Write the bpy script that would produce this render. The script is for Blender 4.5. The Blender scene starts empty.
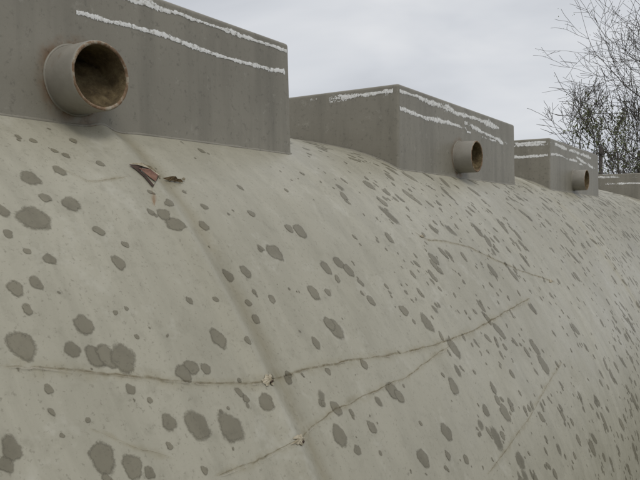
import bpy, bmesh, math, random
import numpy as np
from mathutils import Vector, Matrix, noise
random.seed(7)
scene=bpy.context.scene
scene.view_settings.view_transform='Standard'; scene.view_settings.look='None'; scene.view_settings.exposure=0
# ---------------------------------------------------------------- camera
F=690.0; AZ=math.radians(34.1); PITCH=math.radians(-1.41)
cd=bpy.data.cameras.new("camera"); cam=bpy.data.objects.new("camera",cd); scene.collection.objects.link(cam)
cd.lens=36*F/640; cd.sensor_width=36; cd.clip_start=0.02; cd.clip_end=3000
cam.rotation_euler=(math.radians(90)+PITCH,0,AZ); scene.camera=cam
FW=Vector((-math.sin(AZ),math.cos(AZ),0)); RT=Vector((math.cos(AZ),math.sin(AZ),0))
def W(u,depth,z): 
    p=FW*depth+RT*((u-320)/F*depth); return Vector((p.x,p.y,z))
# ---------------------------------------------------------------- materials
def newmat(name):
    m=bpy.data.materials.new(name); m.use_nodes=True
    nt=m.node_tree; b=nt.nodes['Principled BSDF']; return m,nt,b
def N(nt,t,**k):
    n=nt.nodes.new(t)
    for a,v in k.items(): setattr(n,a,v)
    return n
def noise_n(nt,vec,scale,detail=6,rough=.6,dist=0):
    n=N(nt,'ShaderNodeTexNoise'); n.inputs['Scale'].default_value=scale; n.inputs['Detail'].default_value=min(detail,4)
    n.inputs['Roughness'].default_value=rough; n.inputs['Distortion'].default_value=dist
    nt.links.new(vec,n.inputs['Vector']); return n.outputs['Fac']
def ramp(nt,fac,stops):
    r=N(nt,'ShaderNodeValToRGB'); e=r.color_ramp.elements
    while len(e)<len(stops): e.new(.5)
    for i,(p,c) in enumerate(stops):
        e[i].position=p; e[i].color=(c if len(c)==4 else (*c,1)) if not isinstance(c,(int,float)) else (c,c,c,1)
    nt.links.new(fac,r.inputs['Fac']); return r.outputs['Color']
def mix(nt,fac,a,b,mode='MIX'):
    n=N(nt,'ShaderNodeMix',data_type='RGBA',blend_type=mode)
    for sock,v in ((n.inputs[0],fac),(n.inputs[6],a),(n.inputs[7],b)):
        if isinstance(v,bpy.types.NodeSocket): nt.links.new(v,sock)
        elif isinstance(v,(int,float)): sock.default_value=v
        else: sock.default_value=(*v,1)
    return n.outputs[2]
def coords(nt,scale=(1,1,1)):
    t=N(nt,'ShaderNodeTexCoord'); m=N(nt,'ShaderNodeMapping'); m.inputs['Scale'].default_value=scale
    nt.links.new(t.outputs['Object'],m.inputs['Vector']); return m.outputs['Vector']
def bump(nt,b,h,strength=.2,dist=.01,prev=None):
    n=N(nt,'ShaderNodeBump'); n.inputs['Strength'].default_value=strength; n.inputs['Distance'].default_value=dist
    nt.links.new(h,n.inputs['Height'])
    if prev: nt.links.new(prev,n.inputs['Normal'])
    nt.links.new(n.outputs['Normal'],b.inputs['Normal']); return n.outputs['Normal']

# tank gelcoat (and the same surface where it is wet)
def tankmat(name,wet=False):
    m,nt,b=newmat(name)
    v=coords(nt); vs=coords(nt,(1,3.2,.8))
    c=ramp(nt,noise_n(nt,v,1.6,5,.62,.4),[(.3,(.345,.322,.245)),(.7,(.432,.407,.318))])
    c=mix(nt,ramp(nt,noise_n(nt,vs,5,5,.65,.6),[(.42,0.0),(.68,.55)]),c,(.282,.264,.198))
    c=mix(nt,ramp(nt,noise_n(nt,v,38,4,.7),[(.52,0.0),(.72,.45)]),c,(.255,.237,.175))
    c=mix(nt,ramp(nt,noise_n(nt,v,170,3,.7),[(.59,0.0),(.69,.6)]),c,(.20,.183,.132))
    c=mix(nt,ramp(nt,noise_n(nt,v,11,5,.78),[(.57,0.0),(.72,.4)]),c,(.53,.51,.43))
    if wet: c=mix(nt,1.0,c,(.545,.525,.475),'MULTIPLY')
    nt.links.new(c,b.inputs['Base Color'])
    if wet: b.inputs['Roughness'].default_value=.42
    else: nt.links.new(ramp(nt,noise_n(nt,v,6,5,.7),[(.3,.27),(.7,.46)]),b.inputs['Roughness'])
    b.inputs['Specular IOR Level'].default_value=.5
    p=bump(nt,b,noise_n(nt,v,2.5,2,.4),.3,.03)
    if not wet: p=bump(nt,b,noise_n(nt,v,240,3,.7),.12,.002,p)
    else:
        a=N(nt,'ShaderNodeAttribute',attribute_name='fade')
        ad=N(nt,'ShaderNodeMath',operation='ADD'); sb=N(nt,'ShaderNodeMath',operation='MULTIPLY_ADD')
        nt.links.new(noise_n(nt,v,150,4,.8),sb.inputs[0]); sb.inputs[1].default_value=1.7; sb.inputs[2].default_value=-.85
        nt.links.new(a.outputs['Fac'],ad.inputs[0]); nt.links.new(sb.outputs[0],ad.inputs[1])
        al=ramp(nt,ad.outputs[0],[(.10,0.0),(.80,1.0)])
        mm=N(nt,'ShaderNodeMath',operation='MULTIPLY'); nt.links.new(al,mm.inputs[0])
        at=N(nt,'ShaderNodeAttribute',attribute_name='dens'); nt.links.new(at.outputs['Fac'],mm.inputs[1])
        nt.links.new(mm.outputs[0],b.inputs['Alpha'])
    return m
m_tank=tankmat("weathered_gelcoat"); m_wet=tankmat("wet_gelcoat",True)

def boxmat(name):
    m,nt,b=newmat(name); v=coords(nt); vs=coords(nt,(7,7,.8))
    a=(.292,.270,.218); d=(.228,.210,.168)
    c=ramp(nt,noise_n(nt,v,3,5,.6,.3),[(.3,d),(.7,a)])
    c=mix(nt,ramp(nt,noise_n(nt,vs,2.2,5,.6),[(.46,0.0),(.70,.55)]),c,(.155,.143,.113))
    c=mix(nt,ramp(nt,noise_n(nt,v,70,4,.75),[(.56,0.0),(.70,.6)]),c,(.12,.108,.084))
    c=mix(nt,ramp(nt,noise_n(nt,v,26,5,.8),[(.60,0.0),(.72,.45)]),c,(.40,.38,.32))
    nt.links.new(c,b.inputs['Base Color']); b.inputs['Roughness'].default_value=.45
    b.inputs['Specular IOR Level'].default_value=.4
    p=bump(nt,b,noise_n(nt,v,3.2,2,.4),.3,.02); bump(nt,b,noise_n(nt,v,160,3,.7),.15,.002,p)
    return m
m_box=boxmat("grey_gelcoat"); 
m_pipe,nt,b=newmat("pipe_plastic"); v=coords(nt)
c=ramp(nt,noise_n(nt,v,22,5,.65),[(.3,(.24,.222,.185)),(.7,(.31,.287,.24))])
c=mix(nt,ramp(nt,noise_n(nt,v,14,5,.75),[(.58,0.0),(.70,.5)]),c,(.19,.13,.08))
nt.links.new(c,b.inputs['Base Color']); b.inputs['Roughness'].default_value=.5
bump(nt,b,noise_n(nt,v,140,4,.7),.2,.002)
m_rust,nt,b=newmat("rusty_rim"); v=coords(nt)
c=ramp(nt,noise_n(nt,v,34,5,.75),[(.36,(.12,.07,.035)),(.52,(.24,.155,.09)),(.64,(.40,.36,.28))])
nt.links.new(c,b.inputs['Base Color']); b.inputs['Roughness'].default_value=.8
bump(nt,b,noise_n(nt,v,200,4,.7),.5,.003)
m_moss,nt,b=newmat("brown_moss"); v=coords(nt)
c=ramp(nt,noise_n(nt,v,45,5,.7),[(.35,(.07,.048,.022)),(.52,(.135,.098,.048)),(.68,(.20,.155,.08))])
nt.links.new(c,b.inputs['Base Color']); b.inputs['Roughness'].default_value=1
bump(nt,b,noise_n(nt,v,150,5,.8),.6,.005)
m_white,nt,b=newmat("flaking_white_sealant"); v=coords(nt)
c=ramp(nt,noise_n(nt,v,90,5,.7),[(.36,(.58,.56,.51)),(.5,(.86,.85,.82))])
nt.links.new(c,b.inputs['Base Color']); b.inputs['Roughness'].default_value=.7
a=N(nt,'ShaderNodeAttribute',attribute_name='fade')
ad=N(nt,'ShaderNodeMath',operation='ADD'); sb=N(nt,'ShaderNodeMath',operation='MULTIPLY_ADD')
nt.links.new(noise_n(nt,v,95,4,.8),sb.inputs[0]); sb.inputs[1].default_value=4.4; sb.inputs[2].default_value=-2.2
nt.links.new(a.outputs['Fac'],ad.inputs[0]); nt.links.new(sb.outputs[0],ad.inputs[1])
nt.links.new(ramp(nt,ad.outputs[0],[(.46,0.0),(.54,1.0)]),b.inputs['Alpha'])
def plain(name,c1,c2,scale=20,rough=.8,bs=.3):
    m,nt,b=newmat(name); v=coords(nt)
    c=ramp(nt,noise_n(nt,v,scale,4,.7),[(.35,c1),(.65,c2)])
    nt.links.new(c,b.inputs['Base Color']); b.inputs['Roughness'].default_value=rough
    if bs: bump(nt,b,noise_n(nt,v,scale*3,3,.7),bs,.01)
    return m
m_bark=plain("bark",(.05,.042,.036),(.11,.095,.08),12,.9,0)
m_leaf=plain("young_leaves",(.085,.10,.04),(.15,.165,.07),3,.8,0)
m_wood=plain("creosoted_wood",(.05,.042,.036),(.10,.085,.07),6)
m_chip=plain("exposed_glassfibre",(.30,.25,.16),(.55,.49,.37),90)
m_flap=plain("torn_laminate",(.13,.06,.04),(.26,.14,.095),60)
m_darkhole=plain("hole_interior",(.03,.018,.012),(.08,.045,.03),60)
m_leafd=plain("dead_leaf",(.12,.08,.04),(.28,.20,.11),60)
def tint(name,col,nscale=None,lo=.35,hi=.6):
    m=bpy.data.materials.new(name); m.use_nodes=True; nt=m.node_tree; nt.nodes.clear()
    o=N(nt,'ShaderNodeOutputMaterial'); t=N(nt,'ShaderNodeBsdfTransparent')
    a=N(nt,'ShaderNodeAttribute',attribute_name='fade')
    fac=a.outputs['Fac']
    if nscale:
        vv=coords(nt); n=ramp(nt,noise_n(nt,vv,nscale,4,.7),[(lo,0.0),(hi,1.0)])
        mm=N(nt,'ShaderNodeMath',operation='MULTIPLY'); nt.links.new(fac,mm.inputs[0]); nt.links.new(n,mm.inputs[1]); fac=mm.outputs[0]
    c=mix(nt,fac,(1,1,1),col); nt.links.new(c,t.inputs['Color']); nt.links.new(t.outputs[0],o.inputs[0]); return m
m_stain=tint("dirt_stain",(.92,.905,.87),nscale=60)
m_ribshade=tint("rib_shade_tint",(.90,.885,.85),nscale=14,lo=.2,hi=.5)  # darkening tint that paints the shadow band beside a rib
m_crack=tint("crack_line",(.62,.585,.52),nscale=70,lo=.32,hi=.58)
m_ruststain=tint("rust_stain",(.80,.64,.54),nscale=45)

def mesh_obj(name,verts,faces,mat,parent=None,smooth=True,fade=None,dens=None):
    me=bpy.data.meshes.new(name); me.from_pydata([tuple(p) for p in verts],[],faces); me.update()
    if fade is not None:
        at=me.attributes.new('fade','FLOAT','POINT'); at.data.foreach_set('value',fade)
    if dens is not None:
        at=me.attributes.new('dens','FLOAT','POINT'); at.data.foreach_set('value',dens)
    me.polygons.foreach_set('use_smooth',[smooth]*len(me.polygons))
    ms=mat if isinstance(mat,list) else [mat]
    for m in ms: me.materials.append(m)
    o=bpy.data.objects.new(name,me); scene.collection.objects.link(o)
    if parent: o.parent=parent
    return o
def empty(name):
    e=bpy.data.objects.new(name,None); scene.collection.objects.link(e); e.empty_display_size=.2; return e
# ---------------------------------------------------------------- tank profile
CX=-1.62
half=[(CX,.312),(-1.4,.287),(-1.2,.245),(-1.08,.208),(-1.0,.172),(-.9,.098),(-.803,.003),(-.7,-.130),(-.63,-.232),(-.55,-.362),
      (-.465,-.53),(-.395,-.72),(-.35,-.95),(-.335,-1.15),(-.36,-1.36),(-.45,-1.56)]
full=[(2*CX-x,z) for x,z in half[::-1]][:-1]+half
P=np.array(full)
def catmull(P,n=24):
    out=[]
    for i in range(len(P)-1):
        p0=P[max(i-1,0)];p1=P[i];p2=P[i+1];p3=P[min(i+2,len(P)-1)]
        for k in range(n):
            t=k/n
            out.append(.5*((2*p1)+(-p0+p2)*t+(2*p0-5*p1+4*p2-p3)*t*t+(-p0+3*p1-3*p2+p3)*t**3))
    out.append(P[-1]); return np.array(out)
C=catmull(P)
def resample(C,step):
    d=np.r_[0,np.cumsum(np.hypot(*np.diff(C,axis=0).T))]; n=int(d[-1]/step)
    s=np.linspace(0,d[-1],n); return np.c_[np.interp(s,d,C[:,0]),np.interp(s,d,C[:,1])]
C=resample(C,.01)
for _ in range(3):
    k=np.ones(9)/9; Q=np.c_[np.convolve(np.pad(C[:,0],4,'edge'),k,'valid'),np.convolve(np.pad(C[:,1],4,'edge'),k,'valid')]
    Q[:6]=C[:6];Q[-6:]=C[-6:]; C=Q
C=resample(C,.01)
S=np.r_[0,np.cumsum(np.hypot(*np.diff(C,axis=0).T))]
T=np.gradient(C,axis=0); T/=np.linalg.norm(T,axis=1)[:,None]; NRM=np.c_[-T[:,1],T[:,0]]
if NRM[len(C)//2][1]<0: NRM=-NRM
RIBS=[-1.66,.787,3.32,5.9,8.4,10.6]
def ridge(y):
    h=0
    for r in RIBS:
        d=(y-r)
        if abs(d)<.15: h+=.0085*math.exp(-(d/.021)**2)-.0025*math.exp(-((d-.05)/.025)**2)
    return h
def dent(s,y):
    return .006*(noise.noise(Vector((s*.9,y*.7,3.1))))+.0022*noise.noise(Vector((s*4,y*3,9.)))
def surf(s,y,off=0):
    x=np.interp(s,S,C[:,0]);z=np.interp(s,S,C[:,1]);nx=np.interp(s,S,NRM[:,0]);nz=np.interp(s,S,NRM[:,1])
    h=ridge(y)+dent(s,y)+off
    return Vector((x+nx*h,y,z+nz*h))
Y0,Y1=-3.2,11.4
ys=[];y=Y0
while y<Y1:
    ys.append(y); y+= .004 if min(abs(y-r) for r in RIBS)<.09 else .03
ys.append(Y1)
Ss=np.arange(0,S[-1],.014)
tank=empty("fibreglass_tank")
V=[];Fa=[]
for yy in ys:
    for s in Ss: V.append(surf(s,yy))
n=len(Ss)
for i in range(len(ys)-1):
    for j in range(n-1):
        a=i*n+j; Fa.append((a,a+1,a+n+1,a+n))
def dome(yb,sgn):
    cz=-.55; rings=14
    src=0 if sgn<0 else (len(ys)-1)*n
    prev=[src+j for j in range(n)]
    for r in range(1,rings+1):
        t=r/rings*math.pi/2; row=[]
        for j in range(n):
            q=V[src+j]; row.append(len(V)); V.append(Vector((CX+(q.x-CX)*math.cos(t),yb+sgn*.55*math.sin(t),cz+(q.z-cz)*math.cos(t))))
        for j in range(n-1):
            f=(prev[j],prev[j+1],row[j+1],row[j]); Fa.append(f if sgn>0 else f[::-1])
        prev=row
dome(Y0,-1); dome(Y1,1)
mesh_obj("shell",V,Fa,m_tank,tank)
m_conc=plain("concrete",(.26,.25,.23),(.38,.36,.33),5)
for k,yy in enumerate((-2,1.2,4.6,8,11)):
    w=1.1; prof=[(CX-w,-1.75),(CX+w,-1.75),(CX+w,-1.3),(CX+w*.6,-1.47),(CX-w*.6,-1.47),(CX-w,-1.3)]
    vv=[(x,yy-.15,z) for x,z in prof]+[(x,yy+.15,z) for x,z in prof]
    ff=[tuple(range(6)),tuple(range(11,5,-1))]+[(i,i+6,(i+1)%6+6,(i+1)%6) for i in range(6)]
    mesh_obj("saddle_%d"%(k+1),vv,ff,m_conc,tank,False)

def hit(u,v):
    """surface coordinates (s,y) of a mark on the shell"""
    a=(u-320)/F; bb=(240-v)/F
    dz=bb*math.cos(PITCH)+math.sin(PITCH); fy=math.cos(PITCH)-bb*math.sin(PITCH)
    d=FW*fy+RT*a; d.z=dz
    m=(C[:,0]>-2.2)&(C[:,1]>-1.1)&(C[:,0]>CX)
    idx=np.where(m)[0]; t=C[idx,0]/d.x
    g=t*d.z-C[idx,1]
    o=np.argsort(t); g=g[o]; t=t[o]; idx=idx[o]
    for i in range(len(g)-1):
        if g[i]>0>=g[i+1] or (g[i]<=0 and i==0):
            f=g[i]/(g[i]-g[i+1]) if g[i]!=g[i+1] else 0
            tt=t[i]+(t[i+1]-t[i])*f; return S[idx[i]]+(S[idx[i+1]]-S[idx[i]])*f, d.y*tt
    return None
# ---------------------------------------------------------------- wet spots
class Dec:
    def __init__(s): s.v=[];s.f=[];s.a=[];s.d=[]
wet=Dec(); lay=[0]
def spot(D,s,y,rs,ry,seg=18,soft=.60,wob=.15,sh=None,dens=None):
    ph=random.random()*100; b=len(D.v); lay[0]=(lay[0]+1)%9; off=.00035+lay[0]*.00005
    if sh is None: sh=random.gauss(.12,.2)
    if dens is None: dens=random.choice((1,1,.95,.9,.75,.55))
    D.v.append(surf(s,y,off));D.a.append(1.);D.d.append(dens)
    for ring,al in ((soft,1.),(1.18,0.)):
        for k in range(seg):
            t=2*math.pi*k/seg
            w=1+wob*2*noise.noise(Vector((math.cos(t)*1.0+ph,math.sin(t)*1.0,ph)))
            ds=math.cos(t)*rs*w*ring; dy=math.sin(t)*ry*w*ring+sh*ds
            D.v.append(surf(s+ds,y+dy,off));D.a.append(al);D.d.append(dens)
    for k in range(seg):
        k2=(k+1)%seg
        D.f.append((b,b+1+k,b+1+k2)); D.f.append((b+1+k,b+1+seg+k,b+1+seg+k2,b+1+k2))
big=[(31,177,10),(36,217,15),(3,209,7),(50,258,7),(46,197,6),(16,288,9),(37,282,7),(27,308,6),(22,345,14),(73,349,8),(95,355,11),(108,357,11),(123,359,14),
(85,324,10),(49,389,5),(11,448,12),(5,465,8),(101,456,16),(131,389,6),(133,466,12),(150,473,7),(184,373,9),(192,367,9),(169,421,9),(198,425,13),
(232,427,15),(265,403,9),(219,338,9),(175,226,9),(163,215,7),(167,206,5),(119,262,7),(71,203,9),(99,230,5),(59,170,6),(275,251,9),(230,274,7),(247,271,6),
(250,301,4),(205,224,5),(335,327,11),(330,323,8),(315,292,7),(317,342,6),(328,268,7),(340,262,7),(350,270,6),(340,434,10),(337,408,7),(358,450,5),(373,427,6),
(393,390,10),(400,396,6),(424,458,9),(448,432,9),(455,386,8),(506,412,8),(487,410,6),(467,459,5),(545,365,8),(530,408,4),(365,364,5),(329,371,4),
(116,312,3),(137,336,3),(33,140,4),(66,155,4),(100,163,4),(126,244,4),(205,206,4),(252,213,4),(273,298,5),(206,368,6),(245,342,4),(258,318,5),(240,380,3),
(170,446,4),(205,470,4),(88,420,3),(150,400,3),(62,435,3),(28,250,4),(8,232,5),(190,300,4),(215,300,3),(300,230,7),(290,228,5),(372,300,5),(405,310,7)]
occ=[]
for u,v,r in big:
    h=hit(u,v)
    if not h: continue
    s,y=h; p=surf(s,y); dep=p.dot(FW); R=r/F*dep
    spot(wet,s,y,R*random.uniform(.95,1.2),R*random.uniform(.88,1.08)*(1.1 if v<260 else 1),seg=30,dens=random.choice((1,1,.92)),sh=random.uniform(0,.2),wob=.17,soft=.72); occ.append((s,y,R))
i_top=len(C)//2; s_top=S[i_top]; s_low=S[-1]-.5
for i in range(13500):
    y=random.uniform(-.6,8.5); s=random.uniform(s_top-.3,s_low)
    near = y<1.35
    r=.0040*math.exp(random.gauss(0,.80)); r=min(r,.018)
    if y>4.5 and r<.003: continue
    if near and random.random()<.58: continue
    if near and r>.0085: continue
    clump=noise.noise(Vector((s*3,y*3,5)))
    if clump<-.1 and random.random()<.5: continue
    if any(abs(s-a)<c+r and abs(y-b2)<c+r for a,b2,c in occ): continue
    el=random.uniform(1.0,1.35) if near else random.uniform(1.0,1.8)
    spot(wet,s,y,r*el,r,seg=10 if (r<.005 or y>3) else 18)
    if random.random()<.28: spot(wet,s+r*random.uniform(.9,1.9),y+r*random.uniform(-1,1),r*.8,r*.65,seg=12)
mesh_obj("rain_spots",wet.v,wet.f,m_wet,tank,True,wet.a,wet.d)
# ---------------------------------------------------------------- cracks
def ribbon(D,pts,w,off,jit=.002,wn=.5,step=.006):
    L=[0]
    for a,b in zip(pts,pts[1:]): L.append(L[-1]+math.hypot(a[0]-b[0],a[1]-b[1]))
    L=np.array(L);PA=np.array(pts);n=max(4,int(L[-1]/step)); ph=random.random()*50
    base=len(D.v); q=[]
    for i in range(n+1):
        l=L[-1]*i/n; q.append((np.interp(l,L,PA[:,0])+jit*(2*noise.noise(Vector((l*25,ph,0)))+noise.noise(Vector((l*90,ph,3)))),
              np.interp(l,L,PA[:,1])+jit*(2*noise.noise(Vector((l*25,ph,7)))+noise.noise(Vector((l*90,ph,9))))))
    for i in range(n+1):
        a=q[max(i-1,0)];b=q[min(i+1,n)];d=math.hypot(b[0]-a[0],b[1]-a[1]) or 1
        nx,ny=-(b[1]-a[1])/d,(b[0]-a[0])/d
        ww=w*max(.1,1+wn*2*noise.noise(Vector((i*step*18,ph,20))))*min(1,(i+.3)/4,(n-i+.3)/4)
        for k,al in ((-1,0.),(0,1.),(1,0.)):
            D.v.append(surf(q[i][0]+nx*ww*k,q[i][1]+ny*ww*k,off)); D.a.append(al)
    for i in range(n):
        for k in range(2):
            a=base+i*3+k; D.f.append((a,a+1,a+4,a+3))
cr=Dec(); st=Dec(); hl=Dec(); rsh=Dec()
lines=[([(0,366),(60,369),(130,376),(200,383),(262,383),(300,370),(350,360),(400,353),(440,343),(475,330),(505,312),(530,298)],1.2,8,1),
([(215,477),(255,462),(297,441),(330,412),(370,393),(410,375),(440,352),(452,345)],.8,5,1),
([(415,232),(428,240),(445,241),(470,247),(495,259),(520,270),(556,282)],1.7,4,0),
([(488,474),(505,452),(528,420),(548,385),(562,362)],.5,4,0),
([(60,168),(90,182),(128,177)],.7,3,1),([(90,428),(130,446),(175,458)],.35,3,0)]
for pts,w,ws,lt in lines:
    h=[x for x in (hit(*p) for p in pts) if x]
    ribbon(cr,h,w*.0018,.0016,jit=.0016)
    ribbon(st,h,ws*.0016,.0013,jit=.003)
    if lt:
        h2=[(a+.0022,b) for a,b in h]
        ribbon(hl,h2,w*.0009,.0018,jit=.0016,wn=1.2)
mesh_obj("cracks",cr.v,cr.f,m_crack,tank,True,cr.a)
mesh_obj("crack_dirt",st.v,st.f,m_stain,tank,True,st.a)
m_lip,nt,b=newmat("crack_lip"); v=coords(nt)
nt.links.new(ramp(nt,noise_n(nt,v,80,4,.7),[(.35,(.40,.37,.29)),(.6,(.54,.50,.41))]),b.inputs['Base Color']); b.inputs['Roughness'].default_value=.7
a=N(nt,'ShaderNodeAttribute',attribute_name='fade'); mm=N(nt,'ShaderNodeMath',operation='MULTIPLY')
nt.links.new(a.outputs['Fac'],mm.inputs[0]); nt.links.new(ramp(nt,noise_n(nt,v,35,4,.7),[(.45,0.0),(.65,.7)]),mm.inputs[1]); nt.links.new(mm.outputs[0],b.inputs['Alpha'])
mesh_obj("crack_lips",hl.v,hl.f,m_lip,tank,True,hl.a)
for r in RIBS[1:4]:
    ribbon(rsh,[(s_top+.1,r+.036),(S[-1]-.4,r+.036)],.026,.0010,jit=.002,wn=.3,step=.012)  # painted shade strip along one side of each rib
mesh_obj("rib_shade_tint",rsh.v,rsh.f,m_ribshade,tank,True,rsh.a)
def patch(name,u,v,ru,rv,mat,off=.0026,seg=26,wob=.45,lift=.0015):
    s,y=hit(u,v); dep=surf(s,y).dot(FW); vs=[surf(s,y,off+lift)];ph=random.random()*90
    for ring in (.5,1):
        for k in range(seg):
            t=2*math.pi*k/seg; w=1+wob*2*noise.noise(Vector((math.cos(t)*2.2+ph,math.sin(t)*2.2,ph)))
            vs.append(surf(s+math.cos(t)*rv/F*dep*w*ring,y+math.sin(t)*ru/F*dep*w*ring,off*(1 if ring==.5 else .5)+lift*random.random()*(1 if ring==.5 else .2)))
    fs=[(0,1+k,1+(k+1)%seg) for k in range(seg)]+[(1+k,1+seg+k,1+seg+(k+1)%seg,1+(k+1)%seg) for k in range(seg)]
    return mesh_obj(name,vs,fs,mat,tank,False)
patch("chip_1",266,382,9,6,m_chip); patch("chip_1_core",268,384,3.5,1.6,m_darkhole,.0042,lift=.0005)
patch("chip_2",297,441,11,5,m_chip); patch("chip_2_core",300,443,5,1.4,m_darkhole,.0042,lift=.0005)
patch("chip_3",551,281,5,1.6,m_chip); patch("chip_4",422,236,4,1.4,m_chip)
patch("chip_5",158,177,2.5,2,m_chip); patch("chip_6",183,180,2,1.2,m_chip,.006)
patch("dead_leaf",171,179,8,1.7,m_leafd,.004,lift=.006,wob=.9); patch("dead_leaf_tip",178,181,5,1.2,m_leafd,.004,lift=.004,wob=.9)
def poly(name,pts,offs,mat):
    vs=[surf(*hit(u,v),o) for (u,v),o in zip(pts,offs)]
    return mesh_obj(name,vs,[tuple(range(len(vs)))],mat,tank,False)
poly("torn_hole",[(128,166),(136,168.5),(148,173),(157,178),(155,183),(151,190),(147,185),(142,179),(135,172)],[.0026]*9,m_darkhole)
poly("torn_flap",[(137,171.5),(146,175),(155,180),(153,186),(147,181)],[.003,.006,.006,.003,.003],m_flap)
poly("torn_edge",[(128,165.5),(138,168.5),(148,172.5),(158,177),(157,178.5),(148,174.5),(138,170)],[.0035,.006,.007,.005,.004,.005,.004],m_chip)
rs=Dec()
a=hit(150,190);b_=hit(154,206); ribbon(rs,[a,b_],.006,.0017,jit=.002)
a=hit(80,118); ribbon(rs,[a,(a[0]+.04,a[1]+.005)],.03,.0017)
mesh_obj("rust_streak",rs.v,rs.f,m_ruststain,tank,True,rs.a)
# ---------------------------------------------------------------- hatch boxes
ZT=.432; PZ=.240; PIT=1.645
Cm=C[:,0]>=CX
def build_box(k,y0,length):
    root=empty("hatch_box")
    y1=y0+length; x1=-1.0; x0=2*CX+1.0; dr=.006
    bm=bmesh.new(); zb=.02
    vb=[bm.verts.new((x,y,zb)) for x,y in ((x0-dr,y0-dr),(x1+dr,y0-dr),(x1+dr,y1+dr),(x0-dr,y1+dr))]
    vt=[bm.verts.new((x,y,ZT)) for x,y in ((x0+dr,y0+dr),(x1-dr*.3,y0+dr),(x1-dr*.3,y1-dr*.3),(x0+dr,y1-dr))]
    bm.faces.new(vb[::-1]);bm.faces.new(vt)
    for i in range(4): bm.faces.new((vb[i],vb[(i+1)%4],vt[(i+1)%4],vt[i]))
    bmesh.ops.bevel(bm,geom=[e for e in bm.edges if any(v.co.z>.2 for v in e.verts)],offset=.008,segments=4,profile=.5,affect='EDGES')
    me=bpy.data.meshes.new("walls");bm.to_mesh(me);bm.free();me.materials.append(m_box);me.materials.append(m_moss)
    o=bpy.data.objects.new("walls",me);scene.collection.objects.link(o)
    yp=y0+.475; R,r=.0575,.0505
    bpy.ops.mesh.primitive_cylinder_add(radius=R-.002,depth=.44,vertices=64,location=(x1,yp,PZ),rotation=(0,math.pi/2,0))
    cut=bpy.context.object; md=o.modifiers.new('b','BOOLEAN');md.operation='DIFFERENCE';md.object=cut;md.solver='EXACT'
    dg=bpy.context.evaluated_depsgraph_get(); m2=bpy.data.meshes.new_from_object(o.evaluated_get(dg)); o.modifiers.clear();o.data=m2;m2.name="walls"
    bpy.data.objects.remove(cut)
    o.data.polygons.foreach_set('use_smooth',[False]*len(o.data.polygons))
    o.parent=root
    xs=x1+.072; seg=64
    prof=[(x1-.01,R),(x1+.004,R+.0),(xs-.004,R),(xs-.001,R-.0012),(xs,R-.003),(xs,r+.002),(xs-.002,r),(x1-.2,r)]
    vs=[];fs=[]
    for j,(x,rr) in enumerate(prof):
        for q in range(seg):
            t=2*math.pi*q/seg; e=1+.008*math.sin(2*t+1)+.006*noise.noise(Vector((math.cos(t)*2,math.sin(t)*2,k+j*.3)))
            chip=.0022*max(0,noise.noise(Vector((math.cos(t)*7,math.sin(t)*7,k*2.)))) if 2<j<7 else 0
            vs.append((x+.001*noise.noise(Vector((math.cos(t)*3,math.sin(t)*3,k+j)))-chip,yp+math.cos(t)*rr*e,PZ+math.sin(t)*rr*e))
    for j in range(len(prof)-1):
        for q in range(seg):
            a=j*seg+q;b=j*seg+(q+1)%seg; fs.append((a,b,b+seg,a+seg))
    ob=mesh_obj("pipe_stub",vs,fs,[m_pipe,m_rust,m_moss],root)
    for i,pl in enumerate(ob.data.polygons):
        j=i//seg; pl.material_index=0 if j<3 else (1 if j<6 else 2)
    vs=[];fs=[];n_=24
    for i in range(n_+1):
        for q in range(n_+1):
            a=(i/n_*2-1);b=(q/n_*2-1)
            dx=a*math.sqrt(1-b*b/2);dz=b*math.sqrt(1-a*a/2)
            vs.append((x1+.010-.04*dz+.018*dx+.010*noise.noise(Vector((dx*3,dz*3,k)))+.003*noise.noise(Vector((dx*9,dz*9,k))),yp+dx*.0506,PZ+dz*.0506))
    for i in range(n_):
        for q in range(n_): a=i*(n_+1)+q; fs.append((a,a+1,a+n_+2,a+n_+1))
    mesh_obj("moss_plug",vs,fs,m_moss,root)
    def tube(name,path,rad,mat,sg=8,closed=False):
        vs=[];fs=[];n=len(path)
        for i,p in enumerate(path):
            p=Vector(p);a=Vector(path[(i-1)%n] if closed else path[max(i-1,0)]);b=Vector(path[(i+1)%n] if closed else path[min(i+1,n-1)])
            t=(b-a).normalized();u=t.cross(Vector((.31,.2,.9))).normalized();w=t.cross(u)
            rr=rad*(1+.5*noise.noise(p*25))
            for q in range(sg):
                an=2*math.pi*q/sg; vs.append(p+u*math.cos(an)*rr+w*math.sin(an)*rr)
        for i in range(n if closed else n-1):
            for q in range(sg):
                a=i*sg+q;b=i*sg+(q+1)%sg;c=((i+1)%n)*sg+(q+1)%sg;d=((i+1)%n)*sg+q; fs.append((a,b,c,d))
        return mesh_obj(name,vs,fs,mat,root)
    tube("pipe_weld",[(x1+.002,yp+math.cos(t)*(R+.0005),PZ+math.sin(t)*(R+.0005)) for t in [2*math.pi*i/48 for i in range(48)]],.003,m_box,closed=True)
    def so(x,y): return surf(float(np.interp(x,C[Cm,0],S[Cm])),y)
    path=[]
    for i in range(45): path.append(so(CX+(x1-CX)*i/44,y0-dr*.6))
    for i in range(1,80): path.append(so(x1+dr*.6,y0+length*i/80))
    for i in range(45): path.append(so(x1+(CX-x1)*i/44,y1+dr*.6))
    tube("base_fillet",[p+Vector((0,0,-.001)) for p in path],.0035,m_box)
    D=Dec()
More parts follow.
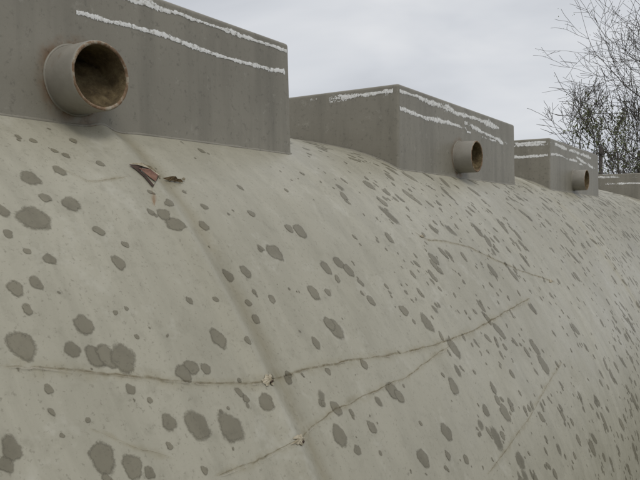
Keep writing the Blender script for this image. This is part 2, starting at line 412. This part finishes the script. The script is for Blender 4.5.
    def strip(axis,c0,c1,z,w,ph,thr,zt=0):
        L=abs(c1-c0);n=int(L/.004);prev=None
        for i in range(n+1):
            t=i/n;c=c0+(c1-c0)*t
            g=noise.noise(Vector((c*4,ph,2)))+.45*noise.noise(Vector((c*14,ph,5)))
            ww=w*(1.1+.8*noise.noise(Vector((c*7,ph,11)))+.5*noise.noise(Vector((c*26,ph,12))))
            al=max(0,min(1,(g-thr)*3.0)); 
            if al<=0: prev=None;continue
            zz=z+zt*t+.007*noise.noise(Vector((c*5,ph,14)))+.003*noise.noise(Vector((c*24,ph,15)))
            wl=ww*(1+.6*noise.noise(Vector((c*18,ph,17))))
            if axis=='y':
                f=lambda z_:x1+dr-(dr*1.3)*(z_-zb)/(ZT-zb)
                pt=lambda z_,e:(f(z_)+e,c,z_)
            else:
                f=lambda z_:y0-dr+(2*dr)*(z_-zb)/(ZT-zb)
                pt=lambda z_,e:(c,f(z_)-e,z_)
            ix=len(D.v)
            D.v+=[pt(zz-ww,.0005),pt(zz-ww*.35,.0011),pt(zz+wl*.35,.0011),pt(zz+wl,.0005)]; D.a+=[0.,al,al,0.]
            if prev is not None: D.f+=[(prev+j,ix+j,ix+j+1,prev+j+1) for j in range(3)]
            prev=ix
    if k==1:
        strip('y',y0+.02,y1-.012,.411,.0055,3.3,-.75); strip('y',y0+.02,y0+.50,.361,.0115,4.4,-.30); strip('y',y0+.48,y1-.02,.357,.0052,5.7,-.75)
        strip('y',y0+.2,y0+.42,.392,.006,8.7,-.02); strip('y',y0+.5,y0+.9,.345,.003,9.7,.10)
    else:
        strip('y',y0+.01,y1-.2,.408,.0105,10.3*k,-.32,-.012); strip('y',y0+.01,y0+length*.5,.352,.007,14.1*k,-.5)
        strip('y',y0+length*.48,y1-.15,.372,.0095,15.3*k,-.28,-.03); strip('y',y0+length*.5,y1-.1,.340,.005,19*k,-.1)
        strip('x',x1-.02,x1-.55,.410,.008,21*k,-.10); strip('x',x1-.01,x1-.6,.402,.008,31*k,-.05)
        if k>2: strip('x',x1-.01,x1-.6,.345,.009,25*k,-.40)
    mesh_obj("white_sealant",D.v,D.f,m_white,root,True,D.a)
    R_=Dec();seg=32
    for ring,al in ((.055,1),(.065,.5),(.08,0)):
        for q in range(seg):
            t=2*math.pi*q/seg;e=1+.15*noise.noise(Vector((math.cos(t)*2,math.sin(t)*2,k*3.)));zz=PZ+math.sin(t)*ring*e
            R_.v.append((x1+dr-dr*1.3*(zz-zb)/(ZT-zb)+.0012,yp+math.cos(t)*ring*e,zz));R_.a.append(al)
    for j in range(2):
        for q in range(seg): R_.f.append((j*seg+q,j*seg+(q+1)%seg,(j+1)*seg+(q+1)%seg,(j+1)*seg+q))
    if k<3: mesh_obj("rust_halo",R_.v,R_.f,m_ruststain,root,True,R_.a)
for k,y0 in enumerate((.262-PIT,.262,.262+PIT,.262+2*PIT,6.48,8.13,9.78)):
    build_box(k,y0,1.085 if k!=2 else 1.10)
# ---------------------------------------------------------------- ground
m_gr,nt,b=newmat("rough_grass"); v=coords(nt)
c=ramp(nt,noise_n(nt,v,.6,5,.7),[(.35,(.06,.075,.03)),(.55,(.09,.09,.045)),(.7,(.17,.14,.095))])
c=mix(nt,ramp(nt,noise_n(nt,v,30,5,.8),[(.4,0.0),(.7,.7)]),c,(.035,.045,.02))
nt.links.new(c,b.inputs['Base Color']);b.inputs['Roughness'].default_value=.95;bump(nt,b,noise_n(nt,v,25,4,.8),.8,.06)
g=[];f=[];GN=60
for i in range(GN+1):
    for j in range(GN+1):
        a=(i/GN*2-1);bq=(j/GN*2-1);x=900*a*abs(a)**1.5;yy=900*bq*abs(bq)**1.5
        g.append((x,yy,-1.75+ (0 if math.hypot(x,yy)<14 else .5*noise.noise(Vector((x*.02,yy*.02,0))))))
for i in range(GN):
    for j in range(GN): a=i*(GN+1)+j; f.append((a,a+GN+1,a+GN+2,a+1))
mesh_obj("ground",g,f,m_gr)
# ---------------------------------------------------------------- trees
def tree(name,base,height,seed,trunk_r,spread=.55,levels=6,leaf=0,leafsize=.05,minr=.004,ups=.12,first=.28,leaflv=2):
    rnd=random.Random(seed); vs=[];fs=[];lv=[];lf=[]
    def seg(p,d,r0,r1,L,sides):
        n=4;pts=[p.copy()];dd=d.copy()
        for i in range(n):
            dd=(dd+Vector((rnd.gauss(0,.10),rnd.gauss(0,.10),rnd.gauss(0,.08)+ups*.15))).normalized(); pts.append(pts[-1]+dd*L/n)
        base=len(vs)
        for i,q in enumerate(pts):
            t=(pts[min(i+1,n)]-pts[max(i-1,0)]).normalized();u=t.orthogonal().normalized();w=t.cross(u);r=r0+(r1-r0)*i/n
            for k in range(sides):
                a=2*math.pi*k/sides;vs.append(q+u*math.cos(a)*r+w*math.sin(a)*r)
        for i in range(n):
            for k in range(sides):
                a=base+i*sides+k;b=base+i*sides+(k+1)%sides;fs.append((a,b,b+sides,a+sides))
        return pts,dd
    def grow(p,d,r,L,l):
        sides=8 if l==0 else (6 if l<3 else 3)
        r1=max(minr,r*(.62 if l else .7)); pts,dd=seg(p,d,r,r1,L,sides)
        if l>=levels-leaflv and leaf:
            for _ in range(leaf):
                q=pts[rnd.randint(1,4)]+Vector((rnd.gauss(0,.06),rnd.gauss(0,.06),rnd.gauss(0,.06)))
                a=Vector((rnd.gauss(0,1),rnd.gauss(0,1),rnd.gauss(0,1))).normalized();b=a.orthogonal().normalized();s=leafsize*rnd.uniform(.5,1.2)
                i=len(lv);lv.extend([q-a*s,q+b*s*.5,q+a*s,q-b*s*.5]);lf.append((i,i+1,i+2,i+3))
        if l>=levels: return
        nb=rnd.randint(3,4) if l<2 else rnd.randint(2,4)
        for k in range(nb):
            i=4 if k==0 else rnd.randint(1,4)
            u=dd.orthogonal().normalized();u.rotate(Matrix.Rotation(rnd.uniform(0,6.283),3,dd))
            ang=spread*(.45 if k==0 else rnd.uniform(.8,1.6))
            nd=(dd*math.cos(ang)+u*math.sin(ang)+Vector((0,0,ups))).normalized()
            grow(pts[i],nd,max(minr,r1*(.9 if k==0 else rnd.uniform(.45,.7))),L*rnd.uniform(.62,.88),l+1)
    grow(Vector(base),Vector((0,0,1)),trunk_r,height*first,0)
    e=empty(name); mesh_obj("branches",vs,fs,m_bark,e)
    if lf: mesh_obj("leaves",lv,lf,m_leaf,e,False)
GZ=-1.75
tree("bare_tree",W(832,15,GZ),8.2,11,.17,spread=.62,levels=7,minr=.0045,ups=.08,leaf=1,leafsize=.018,leaflv=1)
tree("bare_tree",W(768,19,GZ),9.0,5,.15,spread=.55,levels=6,minr=.007,ups=.1,leaf=2,leafsize=.03,leaflv=1)
tree("leafing_tree",W(672,20,GZ),5.0,21,.10,spread=.6,levels=5,leaf=5,leafsize=.05,minr=.008,first=.36)
tree("bare_tree",W(574,46,GZ),12.4,31,.16,spread=.6,levels=6,minr=.014,ups=.1,leaf=0)
tree("leafing_tree",W(622,34,GZ),8.4,41,.14,spread=.6,levels=5,leaf=4,leafsize=.09,minr=.014,first=.33)
# ---------------------------------------------------------------- pole
pole=empty("utility_pole"); pb=W(600,25,GZ)
def lathe(name,p,prof,mat,par,sg=14):
    vs=[];fs=[]
    for z,r in prof:
        for q in range(sg):
            t=2*math.pi*q/sg;vs.append((p[0]+math.cos(t)*r,p[1]+math.sin(t)*r,z))
    for j in range(len(prof)-1):
        for q in range(sg):
            a=j*sg+q;b=j*sg+(q+1)%sg;fs.append((a,b,b+sg,a+sg))
    fs.append(tuple(range((len(prof)-1)*sg,len(prof)*sg)))
    return mesh_obj(name,vs,fs,mat,par)
zt=2.75
lathe("shaft",pb,[(GZ-.2,.095),(0,.085),(zt,.07),(zt+.03,.04)],m_wood,pole)
bm=bmesh.new();bmesh.ops.create_cube(bm,size=1);bmesh.ops.scale(bm,vec=(.42,.07,.08),verts=bm.verts);bmesh.ops.bevel(bm,geom=bm.edges[:],offset=.01,segments=2,affect='EDGES')
bmesh.ops.rotate(bm,cent=(0,0,0),matrix=Matrix.Rotation(AZ+.5,3,'Z'),verts=bm.verts);bmesh.ops.translate(bm,vec=(pb.x,pb.y-.09,zt-.25),verts=bm.verts)
me=bpy.data.meshes.new("crossarm");bm.to_mesh(me);bm.free();me.materials.append(m_wood);o=bpy.data.objects.new("crossarm",me);scene.collection.objects.link(o);o.parent=pole
for i,sx in enumerate((-.17,.17)):
    q=pb+Vector((math.cos(AZ+.5)*sx,math.sin(AZ+.5)*sx-.09,0))
    lathe("insulator_%d"%(i+1),q,[(zt-.22,.012),(zt-.17,.03),(zt-.15,.018),(zt-.13,.035),(zt-.09,.02)],m_wood,pole,10)
# ---------------------------------------------------------------- sky + sun
SE=math.radians(55); SDIR=Vector((.55,-.35,0)).normalized()
wd=bpy.data.worlds.new("World");scene.world=wd;wd.use_nodes=True;nt=wd.node_tree
bg=nt.nodes['Background'];bg.inputs['Strength'].default_value=.1
sky=N(nt,'ShaderNodeTexSky',sky_type='NISHITA');sky.sun_disc=False;sky.sun_elevation=SE;sky.sun_rotation=math.atan2(SDIR.x,SDIR.y)
tc=N(nt,'ShaderNodeTexCoord');mp=N(nt,'ShaderNodeMapping');mp.inputs['Scale'].default_value=(1.6,1.6,5.2);mp.inputs['Rotation'].default_value=(.18,.1,.4)
nt.links.new(tc.outputs['Generated'],mp.inputs['Vector'])
cl=ramp(nt,noise_n(nt,mp.outputs['Vector'],1.7,5,.5,.35),[(.3,(5.4,5.6,6.0)),(.5,(6.6,6.8,7.15)),(.68,(7.7,7.8,8.0))])
c=mix(nt,.95,sky.outputs[0],cl);nt.links.new(c,bg.inputs['Color'])
sd=bpy.data.lights.new("sun",'SUN');sd.energy=.9;sd.angle=math.radians(25);sd.color=(1,.97,.92)
so_=bpy.data.objects.new("sun",sd);scene.collection.objects.link(so_)
d=Vector((SDIR.x*math.cos(SE),SDIR.y*math.cos(SE),math.sin(SE)));so_.rotation_euler=d.to_track_quat('Z','Y').to_euler()
